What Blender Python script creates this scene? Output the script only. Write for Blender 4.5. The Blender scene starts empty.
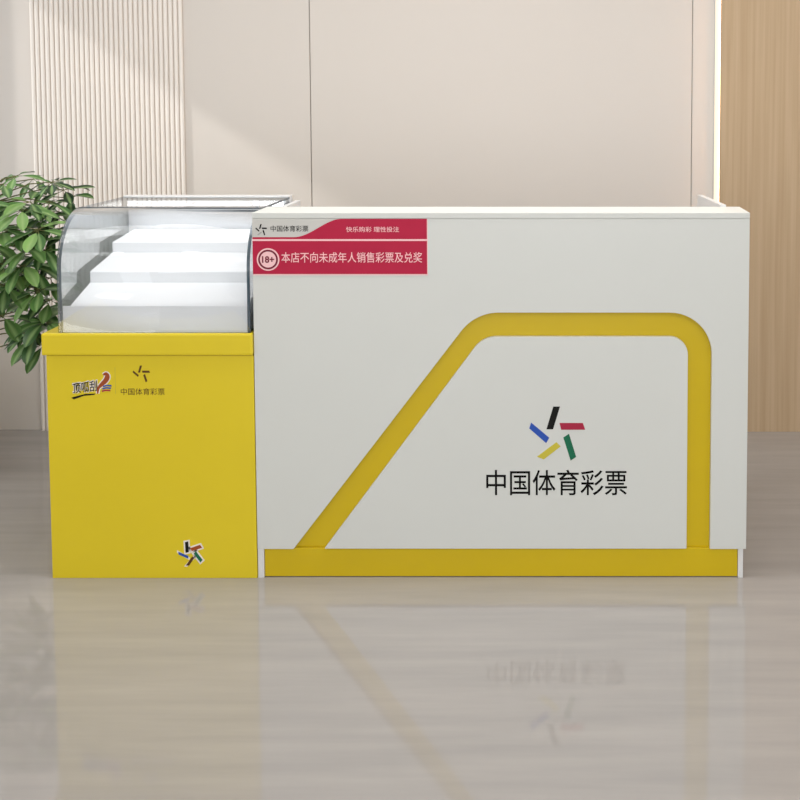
import bpy, bmesh, math, random
from mathutils import Vector, Matrix
random.seed(7)
sc = bpy.context.scene
C = sc.collection
PI = math.pi

# ---------------------------------------------------------------- materials
def lin(c):
    c = c / 255.0
    return c / 12.92 if c <= 0.04045 else ((c + 0.055) / 1.055) ** 2.4
def rgb(r, g, b): return (lin(r), lin(g), lin(b), 1.0)

def mat(name, col, rough=0.5, spec=0.5, noise=0.0, scale=(6, 6, 6), col2=None, bump=0.0, coat=0.0, metal=0.0, detail=4):
    m = bpy.data.materials.new(name); m.use_nodes = True
    nt = m.node_tree; b = nt.nodes['Principled BSDF']
    b.inputs['Roughness'].default_value = rough
    b.inputs['Specular IOR Level'].default_value = spec
    b.inputs['Metallic'].default_value = metal
    b.inputs['Coat Weight'].default_value = coat
    b.inputs['Base Color'].default_value = col
    tc = nt.nodes.new('ShaderNodeTexCoord'); mp = nt.nodes.new('ShaderNodeMapping')
    mp.inputs['Scale'].default_value = scale
    nz = nt.nodes.new('ShaderNodeTexNoise'); nz.inputs['Scale'].default_value = 1.0; nz.inputs['Detail'].default_value = detail
    nt.links.new(tc.outputs['Object'], mp.inputs['Vector']); nt.links.new(mp.outputs[0], nz.inputs['Vector'])
    if col2 is None:
        col2 = tuple(max(0, c * (1 - noise)) for c in col[:3]) + (1,)
    rp = nt.nodes.new('ShaderNodeValToRGB')
    rp.color_ramp.elements[0].position = 0.3; rp.color_ramp.elements[1].position = 0.7
    rp.color_ramp.elements[0].color = col2; rp.color_ramp.elements[1].color = col
    nt.links.new(nz.outputs['Fac'], rp.inputs['Fac']); nt.links.new(rp.outputs['Color'], b.inputs['Base Color'])
    if bump:
        bp = nt.nodes.new('ShaderNodeBump'); bp.inputs['Strength'].default_value = bump; bp.inputs['Distance'].default_value = 0.002
        nt.links.new(nz.outputs['Fac'], bp.inputs['Height']); nt.links.new(bp.outputs['Normal'], b.inputs['Normal'])
    return m

def emis(name, col, strength):
    m = bpy.data.materials.new(name); m.use_nodes = True
    b = m.node_tree.nodes['Principled BSDF']
    b.inputs['Base Color'].default_value = (0.25, 0.25, 0.25, 1)
    b.inputs['Emission Color'].default_value = col; b.inputs['Emission Strength'].default_value = strength
    return m

def glass(name, tint, base=0.04):
    m = bpy.data.materials.new(name); m.use_nodes = True
    nt = m.node_tree; nt.nodes.clear()
    out = nt.nodes.new('ShaderNodeOutputMaterial'); mx = nt.nodes.new('ShaderNodeMixShader')
    tr = nt.nodes.new('ShaderNodeBsdfTransparent'); gl = nt.nodes.new('ShaderNodeBsdfGlossy'); lw = nt.nodes.new('ShaderNodeLayerWeight'); pw = nt.nodes.new('ShaderNodeMath'); ma = nt.nodes.new('ShaderNodeMath')
    tr.inputs['Color'].default_value = tint; gl.inputs['Roughness'].default_value = 0.02
    lw.inputs['Blend'].default_value = 0.5                       # Schlick reflectance, the same from both sides of the pane
    pw.operation = 'POWER'; pw.inputs[1].default_value = 5.0; ma.operation = 'MULTIPLY_ADD'
    ma.inputs[1].default_value = 1 - base; ma.inputs[2].default_value = base; ma.use_clamp = True
    nt.links.new(lw.outputs['Facing'], pw.inputs[0]); nt.links.new(pw.outputs[0], ma.inputs[0])
    nt.links.new(ma.outputs[0], mx.inputs[0]); nt.links.new(tr.outputs[0], mx.inputs[1]); nt.links.new(gl.outputs[0], mx.inputs[2])
    nt.links.new(mx.outputs[0], out.inputs['Surface'])
    return m

M = {}
M['wall'] = mat('beige_wall_panel', rgb(218, 211, 204), 0.75, 0.2, 0.02, (0.9, 0.9, 0.7))
M['seam'] = mat('wall_seam', rgb(176, 168, 160), 0.8, 0.2, 0.02)
M['wall_side'] = mat('painted_wall', rgb(232, 230, 226), 0.8, 0.2, 0.02, (2, 2, 2))
M['ceiling'] = mat('ceiling_paint', rgb(240, 238, 234), 0.9, 0.1, 0.01)
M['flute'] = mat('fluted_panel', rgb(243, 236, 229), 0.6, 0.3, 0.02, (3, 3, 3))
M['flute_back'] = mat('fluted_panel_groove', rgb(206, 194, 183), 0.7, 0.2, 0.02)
M['wood'] = mat('oak_veneer', rgb(198, 173, 142), 0.55, 0.2, 0, (70, 70, 1.3), rgb(185, 159, 127), 0.05, detail=7)
M['floor'] = mat('brushed_stone_floor', rgb(166, 161, 157), 0.05, 0.45, 0, (1.7, 15, 1), rgb(155, 151, 148), 0.0, detail=6)
M['white'] = mat('white_board', rgb(218, 220, 216), 0.35, 0.35, 0.015, (3, 3, 3))
M['white_top'] = mat('white_counter_top', rgb(228, 228, 228), 0.3, 0.4, 0.01)
M['yellow'] = mat('yellow_laminate', rgb(216, 186, 14), 0.3, 0.4, 0.05, (2.5, 2.5, 5))
M['yellow2'] = mat('yellow_laminate_case', rgb(230, 206, 40), 0.32, 0.35, 0.04, (2.5, 2.5, 4))
M['case_white'] = mat('white_display_step', rgb(244, 245, 246), 0.4, 0.3, 0.01)
M['glass'] = glass('clear_glass', (0.975, 0.983, 0.992, 1))
M['mirror_glass'] = glass('half_mirrored_glass', (0.80, 0.86, 0.87, 1), 0.5)
M['glass_edge'] = mat('glass_cut_edge', rgb(66, 90, 104), 0.15, 0.6, 0.3, (8, 8, 14))
M['steel'] = mat('brushed_steel', rgb(190, 194, 196), 0.3, 0.5, 0.05, metal=0.9)
M['led'] = emis('white_led', (0.985, 0.985, 1, 1), 6.0)
M['cove'] = emis('warm_led', (1.0, 0.86, 0.62, 1), 0.8)
M['ink'] = mat('dark_ink', rgb(18, 16, 15), 0.6, 0.08, 0.05)
M['brown_ink'] = mat('brown_ink', rgb(92, 58, 22), 0.5, 0.3, 0.05)
M['logo_black'] = mat('black_vinyl', rgb(26, 26, 24), 0.5, 0.12, 0.03)
M['logo_red'] = mat('crimson_vinyl', rgb(172, 36, 66), 0.4, 0.3, 0.03)
M['logo_green'] = mat('green_vinyl', rgb(18, 106, 74), 0.4, 0.3, 0.03)
M['logo_yellow'] = mat('ochre_vinyl', rgb(206, 192, 66), 0.4, 0.3, 0.03)
M['logo_blue'] = mat('blue_vinyl', rgb(44, 84, 180), 0.4, 0.3, 0.03)
M['logo_grey'] = mat('pale_grey_vinyl', rgb(172, 170, 168), 0.4, 0.3, 0.03)
M['sticker_white'] = mat('white_vinyl', rgb(240, 232, 226), 0.4, 0.3, 0.02)
M['notice_red'] = mat('notice_red_vinyl', rgb(188, 36, 70), 0.4, 0.15, 0.06, (20, 20, 20))
M['notice_grey'] = mat('notice_grey_vinyl', rgb(206, 205, 200), 0.35, 0.35, 0.02)
M['pink'] = mat('pale_pink_vinyl', rgb(252, 205, 208), 0.4, 0.3, 0.02)
M['maroon'] = mat('maroon_vinyl', rgb(120, 28, 50), 0.4, 0.3, 0.02)
M['rust'] = mat('rust_red_vinyl', rgb(164, 78, 38), 0.4, 0.3, 0.05)
M['pot'] = mat('white_ceramic', rgb(225, 222, 216), 0.3, 0.5, 0.03)
M['soil'] = mat('potting_soil', rgb(62, 46, 36), 0.95, 0.1, 0.4, (40, 40, 40), bump=0.6)
M['bark'] = mat('green_brown_stem', rgb(112, 112, 70), 0.7, 0.2, 0.35, (60, 60, 20))
M['frame'] = mat('white_window_frame', rgb(232, 232, 230), 0.4, 0.4, 0.02)

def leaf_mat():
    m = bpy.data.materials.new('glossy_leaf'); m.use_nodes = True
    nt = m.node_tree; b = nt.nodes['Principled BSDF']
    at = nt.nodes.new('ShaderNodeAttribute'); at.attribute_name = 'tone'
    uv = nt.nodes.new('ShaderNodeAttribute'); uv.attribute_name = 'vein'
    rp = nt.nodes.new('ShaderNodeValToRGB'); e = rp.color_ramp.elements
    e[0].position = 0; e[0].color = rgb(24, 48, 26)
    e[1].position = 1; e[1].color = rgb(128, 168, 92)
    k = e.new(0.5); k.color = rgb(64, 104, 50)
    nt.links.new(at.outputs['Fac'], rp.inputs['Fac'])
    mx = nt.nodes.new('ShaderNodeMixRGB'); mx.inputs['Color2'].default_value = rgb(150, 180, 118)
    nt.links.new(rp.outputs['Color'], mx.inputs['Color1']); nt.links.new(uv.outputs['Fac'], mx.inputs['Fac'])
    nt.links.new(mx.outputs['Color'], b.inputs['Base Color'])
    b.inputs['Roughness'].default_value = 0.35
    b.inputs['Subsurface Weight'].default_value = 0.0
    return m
M['leaf'] = leaf_mat()

# ---------------------------------------------------------------- helpers
def tag(o, label=None, cat=None, group=None, kind=None):
    if label: o['label'] = label
    if cat: o['category'] = cat
    if group: o['group'] = group
    if kind: o['kind'] = kind
    return o
def origin_of(p):
    v = Vector((0, 0, 0))
    while p is not None: v += p.location; p = p.parent
    return v
def obj(name, bm, mats, parent=None, smooth=False, label=None):
    bmesh.ops.recalc_face_normals(bm, faces=bm.faces[:])
    me = bpy.data.meshes.new(name)
    bmesh.ops.translate(bm, verts=bm.verts[:], vec=-origin_of(parent))
    bm.to_mesh(me); bm.free()
    for m in (mats if isinstance(mats, (list, tuple)) else [mats]): me.materials.append(m)
    if smooth:
        for p in me.polygons: p.use_smooth = True
    o = bpy.data.objects.new(name, me); C.objects.link(o); o.parent = parent
    if label: o['label'] = label
    return o
def thing(name, loc, label, cat, group=None):
    o = bpy.data.objects.new(name, None); C.objects.link(o); o.location = loc
    o.empty_display_size = 0.1
    return tag(o, label, cat, group)
def add_box(bm, x0, x1, y0, y1, z0, z1, bev=0.0, mi=0):
    vs = [bm.verts.new(p) for p in [(x0,y0,z0),(x1,y0,z0),(x1,y1,z0),(x0,y1,z0),(x0,y0,z1),(x1,y0,z1),(x1,y1,z1),(x0,y1,z1)]]
    fs = [bm.faces.new([vs[i] for i in q]) for q in [(0,3,2,1),(4,5,6,7),(0,1,5,4),(1,2,6,5),(2,3,7,6),(3,0,4,7)]]
    for f in fs: f.material_index = mi
    if bev:
        es = list({e for f in fs for e in f.edges})
        bmesh.ops.bevel(bm, geom=es, offset=bev, segments=2, affect='EDGES', profile=0.7)
def box(name, x0, x1, y0, y1, z0, z1, m, parent=None, bev=0.0, label=None):
    bm = bmesh.new(); add_box(bm, x0, x1, y0, y1, z0, z1, bev)
    return obj(name, bm, m, parent, label=label)
def add_prism(bm, pts, to3, a, b, bev=0.0, mi=0, edge_mi=None):
    """2D outline -> solid between depth a and b; to3(p, depth) gives 3D."""
    va = [bm.verts.new(to3(p, a)) for p in pts]; vb = [bm.verts.new(to3(p, b)) for p in pts]
    fa = bm.faces.new(va); fb = bm.faces.new(vb[::-1]); fa.material_index = mi; fb.material_index = mi
    n = len(pts)
    for i in range(n):
        f = bm.faces.new([va[i], vb[i], vb[(i+1) % n], va[(i+1) % n]]); f.material_index = mi if edge_mi is None else edge_mi
    if bev: bmesh.ops.bevel(bm, geom=list(fa.edges), offset=bev, segments=2, affect='EDGES', profile=0.7)
FR = lambda p, d: (p[0], d, p[1])       # outline in the x-z plane
SD = lambda p, d: (d, p[0], p[1])       # outline in the y-z plane
def fillet(pts, rads, n=12):
    out = []; N = len(pts)
    for i, (p, r) in enumerate(zip(pts, rads)):
        P = Vector(p)
        if r <= 0: out.append(P); continue
        A = (Vector(pts[i-1]) - P).normalized(); B = (Vector(pts[(i+1) % N]) - P).normalized()
        ang = A.angle(B); t = r / math.tan(ang / 2); c = P + (A + B).normalized() * (r / math.sin(ang / 2))
        s = P + A * t - c; e = P + B * t - c; tot = s.angle_signed(e)
        for k in range(n + 1):
            q = s.copy(); q.rotate(Matrix.Rotation(-tot * k / n, 2)); out.append(c + q)
    return [tuple(p) for p in out]
def add_tube(bm, pts, rads, n=8, mi=0):
    rings = []
    for i, p in enumerate(pts):
        p = Vector(p); a = Vector(pts[max(i-1, 0)]); b = Vector(pts[min(i+1, len(pts)-1)])
        t = (b - a).normalized(); u = t.cross(Vector((0.3, 0.9, 0.2))).normalized(); v = t.cross(u)
        r = rads[i] if isinstance(rads, (list, tuple)) else rads
        rings.append([bm.verts.new(p + (u * math.cos(k*2*PI/n) + v * math.sin(k*2*PI/n)) * r) for k in range(n)])
    for a, b in zip(rings, rings[1:]):
        for k in range(n): bm.faces.new([a[k], a[(k+1) % n], b[(k+1) % n], b[k]]).material_index = mi
    bm.faces.new(rings[0][::-1]); bm.faces.new(rings[-1])
def text_mesh(name, s, x0, x1, z0, z1, y, m, parent, bold=0.0, shear=0.0, rot=0.0, label=None, depth=0.0004):
    """lettering fitted into a rectangle on a plane facing the room's front"""
    cu = bpy.data.curves.new(name, 'FONT'); cu.body = s; cu.size = 1.0; cu.offset = bold; cu.shear = shear; cu.extrude = 0.01
    cu.resolution_u = 3
    t = bpy.data.objects.new(name, cu); C.objects.link(t)
    bpy.context.view_layer.update()
    dg = bpy.context.evaluated_depsgraph_get()
    me = bpy.data.meshes.new_from_object(t.evaluated_get(dg))
    bpy.data.objects.remove(t); bpy.data.curves.remove(cu)
    xs = [v.co.x for v in me.vertices]; ys = [v.co.y for v in me.vertices]
    ax, bx, ay, by = min(xs), max(xs), min(ys), max(ys)
    cx, cz = (x0+x1)/2, (z0+z1)/2; o0 = origin_of(parent)
    for v in me.vertices:
        X = (v.co.x - ax) / (bx - ax) * (x1-x0) - (x1-x0)/2
        Z = (v.co.y - ay) / (by - ay) * (z1-z0) - (z1-z0)/2
        Y = y - depth if v.co.z > 0 else y
        X, Z = X*math.cos(rot) - Z*math.sin(rot), X*math.sin(rot) + Z*math.cos(rot)
        v.co = Vector((cx + X, Y, cz + Z)) - o0
    me.materials.clear(); me.materials.append(m)
    o = bpy.data.objects.new(name, me); C.objects.link(o); o.parent = parent
    if label: o['label'] = label
    return o
# bars of the five-stroke star, in the unit frame of the large logo (x right, z up)
STAR = {'black': [(-0.095,0.395),(0.045,0.395),(-0.10,-0.09),(-0.24,-0.09)],
        'red': [(0.035,0.045),(0.525,0.045),(0.575,-0.10),(0.07,-0.10)],
        'green': [(0.115,-0.265),(0.235,-0.185),(0.385,-0.68),(0.27,-0.76)],
        'yellow': [(-0.03,-0.365),(0.06,-0.455),(-0.295,-0.735),(-0.44,-0.675)],
        'blue': [(-0.56,0.055),(-0.60,-0.07),(-0.245,-0.385),(-0.18,-0.27)]}
def bar(name, key, cx, cz, s, y, m, parent, depth=0.0005, rot=0.0, grow=0.0, label=None):
    pts = STAR[key]; mx = sum(p[0] for p in pts)/4; mz = sum(p[1] for p in pts)/4
    out = []
    for (a, b) in pts:
        if grow:
            d = Vector((a-mx, b-mz)); L = max(pts, key=lambda q: (q[0]-mx)**2)[0]
            ax = (Vector(pts[1]) + Vector(pts[0]))/2 - (Vector(pts[2]) + Vector(pts[3]))/2 if key in ('black','green') else (Vector(pts[1]) + Vector(pts[2]))/2 - (Vector(pts[0]) + Vector(pts[3]))/2
            ax.normalize(); pe = Vector((-ax.y, ax.x)); u = d.dot(ax); v = d.dot(pe)
            d = ax*(u + math.copysign(grow, u)) + pe*(v + math.copysign(grow, v)); a, b = mx + d.x, mz + d.y
        a, b = a*math.cos(rot) - b*math.sin(rot), a*math.sin(rot) + b*math.cos(rot)
        out.append((cx + a*s, cz + b*s))
    bm = bmesh.new(); add_prism(bm, out, FR, y - depth, y)
    return obj(name, bm, m, parent, label=label)

# ---------------------------------------------------------------- the room
WY = 1.64; WXL = -2.46; WXR = 3.2; H = 2.95; FY = -6.0
box('floor', WXL-0.2, WXR+0.2, FY, WY+0.2, -0.1, 0.0, M['floor'])['kind'] = 'structure'
box('ceiling', WXL-0.2, WXR+0.2, FY, WY+0.2, H, H+0.1, M['ceiling'])['kind'] = 'structure'
bm = bmesh.new()
add_box(bm, WXL-0.2, WXR+0.2, WY+0.008, WY+0.2, 0, H, mi=1)
for a, b in ((WXL-0.2, -1.0500), (-1.0455, 0.6190), (0.6225, WXR+0.2)): add_box(bm, a, b, WY, WY+0.012, 0, H, 0.001)
o = obj('wall_back', bm, [M['wall'], M['seam']]); o['kind'] = 'structure'
# left wall with a tall window opening near the back corner
wy0, wy1, wz0, wz1 = 0.62, 1.60, 0.62, 2.16
bm = bmesh.new()
add_box(bm, WXL-0.2, WXL, FY, wy0, 0, H); add_box(bm, WXL-0.2, WXL, wy1, WY, 0, H)
add_box(bm, WXL-0.2, WXL, wy0, wy1, 0, wz0); add_box(bm, WXL-0.2, WXL, wy0, wy1, wz1, H)
o = obj('wall_left', bm, M['wall_side']); o['kind'] = 'structure'
bm = bmesh.new(); add_box(bm, WXR, WXR+0.2, FY, WY, 0, H)
o = obj('wall_right', bm, M['wall_side']); o['kind'] = 'structure'
bm = bmesh.new()
for a in ((wy0, wy0+.03, wz0, wz1), (wy1-.03, wy1, wz0, wz1), (wy0+.03, wy1-.03, wz0, wz0+.03), (wy0+.03, wy1-.03, wz1-.02, wz1)):
    add_box(bm, WXL-0.14, WXL-0.08, a[0], a[1], a[2], a[3])
w = obj('window_1', bm, M['frame']); w['kind'] = 'structure'
box('window_pane', WXL-0.113, WXL-0.107, wy0+.03, wy1-.03, wz0+.03, wz1-.02, M['glass'], w)
# fluted panel
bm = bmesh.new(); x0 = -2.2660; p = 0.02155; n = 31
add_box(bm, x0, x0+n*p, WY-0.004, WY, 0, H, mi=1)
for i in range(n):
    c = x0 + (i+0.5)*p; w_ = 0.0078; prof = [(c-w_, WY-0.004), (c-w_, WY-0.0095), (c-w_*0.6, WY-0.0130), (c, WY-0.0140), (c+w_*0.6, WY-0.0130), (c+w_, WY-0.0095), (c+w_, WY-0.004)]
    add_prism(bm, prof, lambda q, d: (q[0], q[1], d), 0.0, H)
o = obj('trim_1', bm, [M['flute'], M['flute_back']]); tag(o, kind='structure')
# oak cladding and its cove light
box('trim_2', 0.739, WXR, WY-0.030, WY, 0, H, M['wood'])['kind'] = 'structure'
t = thing('led_strip_light', (0.731, WY, 0), 'vertical warm white light strip glowing along the left edge of the oak wall panel', 'light')
box('channel', 0.717, 0.7385, WY-0.006, WY-0.0002, 0.0, H-0.01, M['steel'], t)
box('diffuser', 0.7185, 0.7375, WY-0.016, WY-0.006, 0.002, H-0.012, M['cove'], t, 0.002)

# ---------------------------------------------------------------- reception counter
L, R, T = -0.9025, 0.605, 1.134
ct = thing('reception_counter', ((L+R)/2, 0.3, 0), 'long white reception counter with a recessed yellow trapezoid band and yellow plinth', 'counter')
band = fillet([(-0.7915, 0.092), (-0.2270, 0.8293), (0.4942, 0.8293), (0.4937, 0.092)], [0, 0.145, 0.130, 0])
pts = [(L, 0.092)] + band + [(R, 0.092), (R, 1.117), (L, 1.117)]
bm = bmesh.new(); add_prism(bm, pts, FR, 0.0, 0.020, 0.0012); obj('front_panel', bm, M['white'], ct)
inner = fillet([(-0.6958, 0.093), (-0.2055, 0.7539), (0.4205, 0.7539), (0.4212, 0.093)], [0, 0.085, 0.055, 0])
bm = bmesh.new(); add_prism(bm, inner, FR, 0.0, 0.020, 0.0012); obj('inner_panel', bm, M['white'], ct, label='white trapezoid panel carrying the logo')
box('yellow_band', -0.86, 0.56, 0.0202, 0.036, 0.092, 0.90, M['yellow'], ct, label='yellow board showing as a band between the panels')
box('plinth', -0.883, 0.5805, 0.010, 0.028, 0.002, 0.0915, M['yellow'], ct, 0.001, 'yellow plinth board')
box('side_foot', L, -0.8835, 0.003, 0.60, 0.0, 0.0915, M['white_top'], ct, 0.001)
box('side_foot', 0.581, 0.5965, 0.003, 0.60, 0.0, 0.0915, M['white_top'], ct, 0.001)
box('side_panel', L, L+0.018, 0.0202, 0.62, 0.092, 1.117, M['white_top'], ct, 0.001)
box('side_panel', R-0.018, R, 0.0202, 0.20, 0.092, 1.117, M['white_top'], ct, 0.001)
bm = bmesh.new(); add_prism(bm, [(0.201, 0.092), (0.201, 1.140), (0.80, 1.122), (0.80, 0.092)], SD, 0.544, 0.562, 0.001)
obj('return_panel', bm, M['white_top'], ct)
box('counter_top', L, R, -0.001, 0.200, 1.1175, T, M['white'], ct, 0.0012)
box('inner_board', L+0.02, R-0.02, 0.182, 0.199, 0.75, 1.117, M['white_top'], ct)
box('worktop', L+0.02, 0.543, 0.20, 0.62, 0.735, 0.757, M['white_top'], ct, 0.002)
for x in (-0.45, 0.10): box('cabinet_divider', x, x+0.018, 0.06, 0.60, 0.002, 0.734, M['white_top'], ct)
# five-stroke star and lettering
cx, cz, s = 0.0240, 0.4810, 0.1460
for k in ('black', 'red', 'green', 'yellow', 'blue'):
    bar('emblem_stroke', k, cx, cz, s, -0.00005, M['logo_' + k], ct, label=k + ' stroke of the star emblem')
text_mesh('lettering', '中国体育彩票', -0.1960, 0.2365, 0.2615, 0.3415, -0.00005, M['ink'], ct, bold=0.006, label='dark Chinese lettering under the emblem')

# ---------------------------------------------------------------- notice sticker
NY = -0.0003
nt_ = thing('notice_sticker', (-0.637, NY, 0.9445), 'red and grey age restriction notice stuck on the upper left of the white counter', 'sign')
nx0, nx1, nz0, nz1 = -0.9015, -0.3722, 0.9445, 1.1160
box('backing', nx0, nx1, NY-0.0005, NY, nz0, nz1, M['notice_grey'], nt_, label='pale grey backing')
box('lower_banner', nx0, nx1, NY-0.0009, NY-0.0005, nz0+0.003, 1.0485, M['notice_red'], nt_, label='red lower banner')
# upper red field with an S-shaped left edge
up = [(nx0, 1.0540), (nx0, 1.0600)]
for k in range(25):
    u = k/24; sm = u*u*(3-2*u); up.append((-0.775 + 0.145*u, 1.0600 + 0.0560*sm))
up += [(nx1, 1.1160), (nx1, 1.0540)]
bm = bmesh.new(); add_prism(bm, up, FR, NY-0.0009, NY-0.0005); obj('upper_banner', bm, M['notice_red'], nt_, label='red upper banner with curved edge')
box('divider_line', nx0, nx1, NY-0.0010, NY-0.0005, 1.0485, 1.0540, M['pink'], nt_, label='pale pink dividing line')
box('border_line', nx0, nx1+0.002, NY-0.0010, NY-0.0003, nz0-0.001, nz0+0.002, M['pink'], nt_, label='pale pink bottom edge')
box('border_line', nx1-0.0005, nx1+0.0015, NY-0.0010, NY-0.0003, nz0, nz1, M['pink'], nt_, label='pale pink right edge')
def disc(name, cx, cz, r, y, m, parent, r2=0.0, label=None):
    bm = bmesh.new(); N = 48
    if r2 == 0: add_prism(bm, [(cx + r*math.cos(2*PI*k/N), cz + r*math.sin(2*PI*k/N)) for k in range(N)], FR, y, y+0.0004)
    else:
        for k in range(N):
            a, b = 2*PI*k/N, 2*PI*(k+1)/N
            q = [(cx+r*math.cos(a), cz+r*math.sin(a)), (cx+r*math.cos(b), cz+r*math.sin(b)), (cx+r2*math.cos(b), cz+r2*math.sin(b)), (cx+r2*math.cos(a), cz+r2*math.sin(a))]
            add_prism(bm, q, FR, y, y+0.0004)
        bmesh.ops.remove_doubles(bm, verts=bm.verts[:], dist=1e-6)
    return obj(name, bm, m, parent, label=label)
bx, bz = -0.8550, 0.9920
bd = disc('age_badge', bx, bz, 0.0345, NY-0.0013, M['pink'], nt_, label='round pink age badge')
disc('badge_ring', bx, bz, 0.0300, NY-0.0017, M['maroon'], bd, 0.0245, 'dark red ring')
text_mesh('badge_lettering', '18+', bx-0.0185, bx+0.0185, bz-0.0105, bz+0.0105, NY-0.0013, M['maroon'], bd, bold=0.03, label='dark red figures')
text_mesh('warning_lettering', '本店不向未成年人销售彩票及兑奖', -0.8147, -0.3876, 0.9822, 1.0143, NY-0.0009, M['pink'], nt_, bold=0.004, label='pale pink Chinese lettering across the lower banner')
text_mesh('slogan_lettering', '快乐购彩 理性投注', -0.6175, -0.4570, 1.0755, 1.0920, NY-0.0009, M['pink'], nt_, bold=0.004, label='small pale pink Chinese lettering')
text_mesh('name_lettering', '中国体育彩票', -0.8460, -0.7320, 1.0770, 1.0955, NY-0.0005, M['ink'], nt_, bold=0.004, label='small dark Chinese lettering')
for k, m in (('black', 'logo_black'), ('red', 'logo_black'), ('green', 'logo_black'), ('yellow', 'logo_grey'), ('blue', 'logo_black')):
    bar('emblem_stroke', k, -0.8740, 1.0880, 0.0300, NY-0.0005, M[m], nt_)

# ---------------------------------------------------------------- glass topped display case
dc = thing('display_case', (-1.22, 0.3, 0), 'yellow display cabinet topped by a curved glass showcase, left of the counter', 'display case')
CL, CR, CZ = -1.5375, -0.9045, 0.766
cb = box('cabinet', CL, CR, 0.0, 0.60, 0.0, 0.697, M['yellow2'], dc, 0.002, 'yellow cabinet body')
box('cabinet_ledge', -1.5475, CR, -0.010, 0.62, 0.6985, CZ, M['yellow2'], dc, 0.007, 'yellow top ledge')
GL, GR = -1.4975, -0.9130; th = 0.007
def profile(off, n=14):
    out = [(0.0+off, CZ+0.0005)]
    for k in range(n+1):
        a = k/n*PI/2; out.append((0.19 - (0.19-off)*math.cos(a), 0.955 + (0.1785-off)*math.sin(a)))
    return out
po, pi_ = profile(0.0), profile(th)
po[0] = (0.0, CZ+0.0005); pi_[0] = (th, CZ+0.0005)
# curved front pane
bm = bmesh.new()
n = len(po); ring = po + pi_[::-1]
A = [bm.verts.new((GL, a, b)) for a, b in ring]; B = [bm.verts.new((GR, a, b)) for a, b in ring]
N = len(ring)
for i in range(N):
    f = bm.faces.new([A[i], A[(i+1) % N], B[(i+1) % N], B[i]]); f.smooth = i not in (n-1, N-1)
    if i in (n-1, N-1): f.material_index = 1
for V in (A, B):
    for i in range(n-1):
        f = bm.faces.new([V[i], V[i+1], V[N-2-i], V[N-1-i]]); f.material_index = 1
obj('front_glass', bm, [M['glass'], M['glass_edge']], dc, label='curved clear front glass')
# side panes, inside the curve
for xa in (GL+0.001, GR-0.001-0.009):
    prof = [(a+0.0005, b-0.0005) for a, b in pi_]; prof[0] = (prof[0][0], CZ+0.0005)
    prof += [(0.598, 1.1265-0.0005), (0.598, CZ+0.0005)]
    bm = bmesh.new(); add_prism(bm, prof, SD, xa, xa+0.009, mi=0, edge_mi=1)
    obj('side_glass', bm, [M['mirror_glass' if xa < -1.2 else 'glass'], M['glass_edge']], dc, label='clear glass end pane with greenish cut edge')
# flat top pane
bm = bmesh.new(); add_box(bm, GL, GR, 0.1905, 0.575, 1.1268, 1.1335)
bm.faces.ensure_lookup_table()
for f in bm.faces:
    if abs(f.normal.z) < 0.5: f.material_index = 1
bm.normal_update()
for f in bm.faces: f.material_index = 0 if abs(f.normal.z) > 0.5 else 1
obj('top_glass', bm, [M['glass'], M['glass_edge']], dc, label='flat clear top glass')
for x in (GL+0.022, GR-0.022):
    bm = bmesh.new(); add_tube(bm, [(x, 0.205, 1.134), (x, 0.205, 1.1365)], 0.005, 12); obj('glass_clip', bm, M['steel'], dc)
box('top_rail', GL, GR, 0.576, 0.622, 1.112, 1.137, M['white_top'], dc, 0.0015, 'white rear top rail')
box('back_panel', GL+0.004, GR-0.004, 0.600, 0.612, CZ+0.0005, 1.1115, M['case_white'], dc)
# three stepped shelves
sx0, sx1 = GL+0.011, GR-0.011
box('shelf_fascia', sx0, sx1, 0.010, 0.0155, CZ+0.0035, 0.847, M['case_white'], dc, 0.0008)
box('floor_board', sx0, sx1, 0.010, 0.598, CZ+0.0003, CZ+0.003, M['case_white'], dc)
for pr_ in ([(0.016, CZ+.0035), (0.016, 0.845), (0.021, 0.848), (0.178, 0.893), (0.178, CZ+.0035)],
            [(0.1795, CZ+.0035), (0.1795, 0.926), (0.184, 0.929), (0.378, 0.963), (0.378, CZ+.0035)],
            [(0.3795, CZ+.0035), (0.3795, 0.995), (0.384, 0.998), (0.596, 1.018), (0.596, CZ+.0035)]):
    bm = bmesh.new(); add_prism(bm, pr_, SD, -1.466, sx1)
    obj('display_step', bm, M['case_white'], dc)
lr = box('lamp_housing', sx0, sx1, 0.566, 0.5755, 1.100, 1.124, M['steel'], dc)
box('lamp_tube', sx0+0.01, sx1-0.01, 0.555, 0.566, 1.103, 1.121, M['led'], lr, 0.002, 'bright white light tube')
# ---- print on the yellow cabinet
PY = -0.00005
for k, dx, dz in (('black', 0, 0), ('red', 0, 0), ('green', -0.0, 0), ('blue', 0, 0)):
    bar('emblem_stroke', k, -1.2475, 0.6480, 0.0450, PY, M['brown_ink'], cb, label='thin brown stroke of the small star emblem')
text_mesh('lettering', '中国体育彩票', -1.3120, -1.1780, 0.5745, 0.5955, PY, M['brown_ink'], cb, bold=0.0, label='small brown Chinese lettering')
box('divider_line', -1.3290, -1.3275, PY-0.0004, PY, 0.578, 0.660, M['logo_yellow'], cb)
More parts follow.
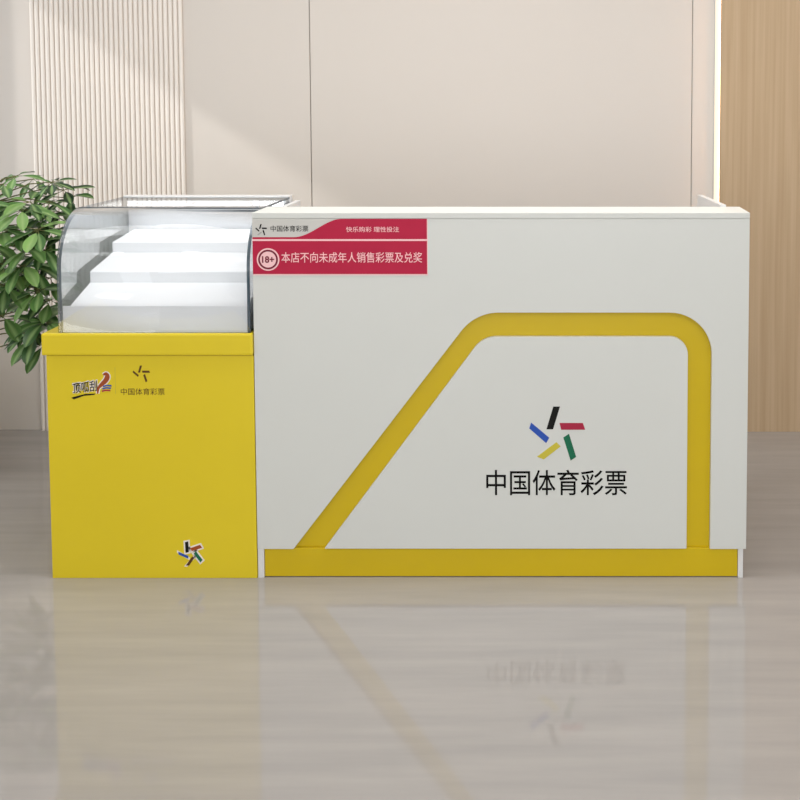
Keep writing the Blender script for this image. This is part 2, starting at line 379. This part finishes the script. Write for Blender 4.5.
# slanted word mark with white outline and a red swoosh
wm = text_mesh('word_mark', '顶呱刮', -1.4620, -1.3800, 0.5800, 0.6190, PY, M['sticker_white'], cb, bold=0.075, shear=0.15, rot=0.12, label='slanted Chinese word mark with white outline')
text_mesh('word_mark_face', '顶呱刮', -1.4600, -1.3820, 0.5830, 0.6160, PY-0.0004, M['logo_black'], wm, bold=0.008, shear=0.15, rot=0.12, label='black slanted characters')
bm = bmesh.new(); add_prism(bm, [(-1.4640, 0.5660), (-1.4560, 0.5690), (-1.4200, 0.5780), (-1.3900, 0.5790), (-1.3930, 0.5750), (-1.4250, 0.5720), (-1.4560, 0.5610)], FR, PY-0.0006, PY)
obj('underline', bm, M['logo_black'], wm, label='black swept underline')
def ribbon(name, path, widths, y, m, parent, label=None, depth=0.0004):
    l, r = [], []
    for i, p in enumerate(path):
        a = Vector(path[max(i-1, 0)]); b = Vector(path[min(i+1, len(path)-1)]); t = (b-a).normalized(); nrm = Vector((-t.y, t.x)) * widths[i]/2
        l.append(tuple(Vector(p) + nrm)); r.append(tuple(Vector(p) - nrm))
    bm = bmesh.new(); add_prism(bm, l + r[::-1], FR, y-depth, y)
    return obj(name, bm, m, parent, label=label)
def smooth2(pts, n=6):
    out = []
    for i in range(len(pts)-1):
        p0, p1, p2, p3 = [Vector(pts[min(max(j, 0), len(pts)-1)]) for j in (i-1, i, i+1, i+2)]
        for k in range(n):
            t = k/n; out.append(tuple(0.5*((2*p1) + (p2-p0)*t + (2*p0-5*p1+4*p2-p3)*t*t + (3*p1-p0-3*p2+p3)*t**3)))
    out.append(pts[-1]); return out
sw = smooth2([(-1.3830, 0.5790), (-1.3800, 0.5960), (-1.3690, 0.6080), (-1.3580, 0.6190), (-1.3520, 0.6310), (-1.3560, 0.6400), (-1.3650, 0.6370)])
wd = [0.004 + 0.011*math.sin(PI*min(1, (i+1)/len(sw))**1.3) for i in range(len(sw))]
so = ribbon('swoosh', sw, [w + 0.006 for w in wd], PY, M['sticker_white'], cb, 'white outline of the red swoosh')
ribbon('swoosh_face', sw, wd, PY-0.0004, M['rust'], so, 'rust red swoosh')
for k in range(3):
    z = 0.603 - k*0.0075; x = -1.366 - 0.002*k
    ribbon('swoosh_bar', smooth2([(x, z-0.002), (x+0.012, z+0.001), (x+0.026, z)]), [0.0045]*13, PY-0.0004, M['logo_blue' if k < 2 else 'logo_red'], so, label='short coloured bar under the swoosh')
# small star emblem low on the cabinet, each stroke outlined in white
for k, m in (('black', 'logo_black'), ('red', 'rust'), ('green', 'logo_green'), ('yellow', 'brown_ink'), ('blue', 'logo_blue')):
    q = bar('emblem_stroke', k, -1.1110, 0.0910, 0.0640, PY, M['sticker_white'], cb, rot=0.33, grow=0.085, depth=0.0004, label='white outlined ' + k + ' stroke of the low star emblem')
    bar('stroke_face', k, -1.1110, 0.0910, 0.0640, PY-0.0004, M[m], q, rot=0.33, depth=0.0003, grow=-0.012)

# ---------------------------------------------------------------- potted umbrella plant
PX, PYY = -2.345, 1.02
pl = thing('potted_umbrella_plant', (PX, PYY, 0), 'leafy green umbrella plant in the left corner behind the display case', 'plant')
bm = bmesh.new(); N = 32; rings = []
prf = [(0.070, 0.0), (0.076, 0.008), (0.096, 0.28), (0.101, 0.29), (0.101, 0.31), (0.092, 0.31), (0.090, 0.27)]
for r, z in prf: rings.append([bm.verts.new((PX + r*math.cos(2*PI*k/N), PYY + r*math.sin(2*PI*k/N), z)) for k in range(N)])
for a, b in zip(rings, rings[1:]):
    for k in range(N): bm.faces.new([a[k], a[(k+1) % N], b[(k+1) % N], b[k]])
bm.faces.new(rings[0][::-1]); bm.faces.new(rings[-1])
obj('pot', bm, M['pot'], pl, True)
bm = bmesh.new(); add_tube(bm, [(PX, PYY, 0.272), (PX, PYY, 0.285)], 0.088, 24); obj('soil', bm, M['soil'], pl)
F, CXP, CYP, TH = 1195.0, 550.0, 177.0, math.radians(3.93)
def world(u, v, Y):   # measured photo position -> real position at depth Y
    a = u-CXP; b = -(v-CYP); dy = b*math.sin(TH) + F*math.cos(TH); dz = b*math.cos(TH) - F*math.sin(TH); t = (Y+3.6)/dy
    return Vector((a*t, Y, 1.49 + dz*t))
leafbm = bmesh.new(); tone = leafbm.verts.layers.float.new('tone'); vein = leafbm.verts.layers.float.new('vein')
def leaf(base, d, up, Lg, W, tn, droop=0.5):
    d = d.normalized(); side = d.cross(up)
    if side.length < 0.05: side = d.cross(Vector((0, 1, 0.1)))
    side.normalize(); nr = side.cross(d).normalized()
    K = 8; rows = []; p = base.copy(); dirv = d.copy()
    for k in range(K+1):
        u = k/K; w = W*(math.sin(PI*u**1.25)**0.70 if 0 < u < 1 else 0.04) * 0.5
        rows.append((p.copy(), dirv.copy(), w)); dirv = (dirv - Vector((0, 0, 1))*droop/K).normalized(); p = p + dirv*Lg/K
    V = []
    for (q, dv, w) in rows:
        nn = side.cross(dv).normalized(); row = []
        for c, h in ((-1, 0.22), (-0.5, 0.06), (0, -0.05), (0.5, 0.06), (1, 0.22)):
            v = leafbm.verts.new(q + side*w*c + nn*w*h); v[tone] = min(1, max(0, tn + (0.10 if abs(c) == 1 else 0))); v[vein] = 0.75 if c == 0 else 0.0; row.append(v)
        V.append(row)
    for a, b in zip(V, V[1:]):
        for j in range(4): f = leafbm.faces.new([a[j], a[j+1], b[j+1], b[j]]); f.smooth = True
stembm = bmesh.new()
hubs = []
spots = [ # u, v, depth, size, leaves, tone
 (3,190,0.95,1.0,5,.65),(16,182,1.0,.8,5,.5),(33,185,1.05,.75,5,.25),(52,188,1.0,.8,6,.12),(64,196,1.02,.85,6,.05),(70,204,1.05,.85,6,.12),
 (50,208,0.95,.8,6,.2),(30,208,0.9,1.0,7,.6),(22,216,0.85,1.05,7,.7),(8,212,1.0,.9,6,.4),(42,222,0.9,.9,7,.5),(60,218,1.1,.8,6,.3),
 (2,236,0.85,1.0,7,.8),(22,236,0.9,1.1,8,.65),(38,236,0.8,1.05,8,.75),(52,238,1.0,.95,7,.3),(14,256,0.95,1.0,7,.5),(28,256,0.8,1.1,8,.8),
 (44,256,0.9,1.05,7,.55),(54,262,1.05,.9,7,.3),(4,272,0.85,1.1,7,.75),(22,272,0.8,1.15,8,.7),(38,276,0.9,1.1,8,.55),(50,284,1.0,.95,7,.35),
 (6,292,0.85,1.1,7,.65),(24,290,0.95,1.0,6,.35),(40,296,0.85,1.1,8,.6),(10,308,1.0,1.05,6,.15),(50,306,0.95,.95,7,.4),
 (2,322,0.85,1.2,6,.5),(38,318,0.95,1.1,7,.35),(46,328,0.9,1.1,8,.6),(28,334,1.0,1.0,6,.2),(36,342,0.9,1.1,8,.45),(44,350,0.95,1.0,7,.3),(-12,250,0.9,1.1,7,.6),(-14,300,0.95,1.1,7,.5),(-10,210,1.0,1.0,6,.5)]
for (u, v, Y, s_, nl, tn) in spots:
    Y += random.uniform(-0.05, 0.05)
    c = world(u, v - 6, Y); c.x = max(c.x, -2.33)
    a0 = random.uniform(0, 2*PI); tilt = Vector((random.uniform(-.3, .3), -0.35, 1)).normalized()
    x = tilt.orthogonal().normalized(); y = tilt.cross(x)
    for k in range(nl):
        a = a0 + 2*PI*k/nl + random.uniform(-.25, .25); r = x*math.cos(a) + y*math.sin(a)
        dr = (r*0.95 + tilt*random.uniform(-0.35, 0.15)).normalized()
        Lg = 0.108*s_*random.uniform(0.85, 1.2)
        if c.x + dr.x*(Lg+.03) < WXL + 0.03: continue
        b0 = c + dr*0.02
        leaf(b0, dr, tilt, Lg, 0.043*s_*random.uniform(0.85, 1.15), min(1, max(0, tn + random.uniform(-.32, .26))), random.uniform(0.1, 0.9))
        add_tube(stembm, [c, b0 + dr*0.004], 0.0012, 5)
    hubs.append((c, Y))
obj('foliage', leafbm, M['leaf'], pl)
# trunks rising from the pot, petioles reaching out to every whorl
trunks = []
for (tx, ty, hh) in ((0.0, -0.02, 1.02), (0.03, 0.03, 0.86), (-0.03, 0.0, 0.70)):
    trunks.append([Vector((PX + tx + 0.10*math.sin(k/10*1.4)*(hh), PYY + ty - 0.06*k/10, 0.27 + (hh-0.27)*k/10)) for k in range(11)])
for tr in trunks: add_tube(stembm, tr, [0.011 - 0.0006*k for k in range(11)], 8)
allp = [p for tr in trunks for p in tr]
for c, Y in hubs:
    best = min(allp, key=lambda p: (p-c).length + (2 if p.z > c.z - 0.04 else 0) - 0.0)
    mid = (best + c)/2 + Vector((0, 0, 0.03)); pts = [best, (best+mid)/2 + Vector((0, 0, .01)), mid, (mid+c)/2 + Vector((0, 0, .012)), c]
    add_tube(stembm, pts, [0.0035, 0.003, 0.0026, 0.0022, 0.0018], 6)
obj('stem', stembm, M['bark'], pl, True)

# ---------------------------------------------------------------- light
def area(name, loc, rot, sx, sy, power, col=(1, 1, 1)):
    l = bpy.data.lights.new(name, 'AREA'); l.shape = 'RECTANGLE'; l.size = sx; l.size_y = sy; l.energy = power; l.color = col
    o = bpy.data.objects.new(name, l); C.objects.link(o); o.location = loc; o.rotation_euler = rot; return o
area('ceiling_lamp_near', (0.9, -3.2, H-0.03), (0, 0, 0), 2.2, 1.0, 44, (1, 0.99, 0.98))
area('ceiling_lamp_far', (-0.1, -0.15, H-0.03), (0, 0, 0), 3.6, 0.8, 60, (1, 0.99, 0.98))
area('front_fill', (-0.9, -5.7, 1.35), (math.radians(90), 0, 0), 3.6, 2.2, 46, (0.97, 0.985, 1))  # unseen fill behind the camera, added to brighten the counter and case fronts
area('cove_lamp', (0.7386, WY-0.022, H/2), (0, math.radians(-90), 0), 2.8, 0.01, 2.6, (1, 0.72, 0.55)).name = 'cove_lamp'
sun = bpy.data.lights.new('sun', 'SUN'); sun.energy = 2.2; sun.angle = math.radians(3.0); sun.color = (1, 0.96, 0.9)
so_ = bpy.data.objects.new('sun', sun); C.objects.link(so_); so_.location = (-5, 0, 5)
so_.rotation_euler = Vector((1, 0.35, -0.66)).to_track_quat('-Z', 'Y').to_euler()
w = bpy.data.worlds.new('world'); sc.world = w; w.use_nodes = True
bg = w.node_tree.nodes['Background']; bg.inputs[0].default_value = (0.93, 0.96, 1.0, 1); bg.inputs[1].default_value = 0.92

# ---------------------------------------------------------------- camera
cd = bpy.data.cameras.new('camera'); cam = bpy.data.objects.new('camera', cd); C.objects.link(cam)
cam.location = (0, -3.6, 1.49); cam.rotation_euler = (math.radians(90-3.93), 0, 0)
cd.sensor_width = 36; cd.sensor_fit = 'HORIZONTAL'; cd.lens = 1195/800*36; cd.shift_x = -150/800; cd.shift_y = -223/800
cd.clip_start = 0.05
sc.camera = cam
sc.view_settings.view_transform = 'Standard'; sc.view_settings.look = 'None'; sc.view_settings.exposure = 0.0; sc.view_settings.gamma = 1.0
sc.view_settings.use_curve_mapping = False
sc.cycles.max_bounces = 12; sc.cycles.transparent_max_bounces = 16
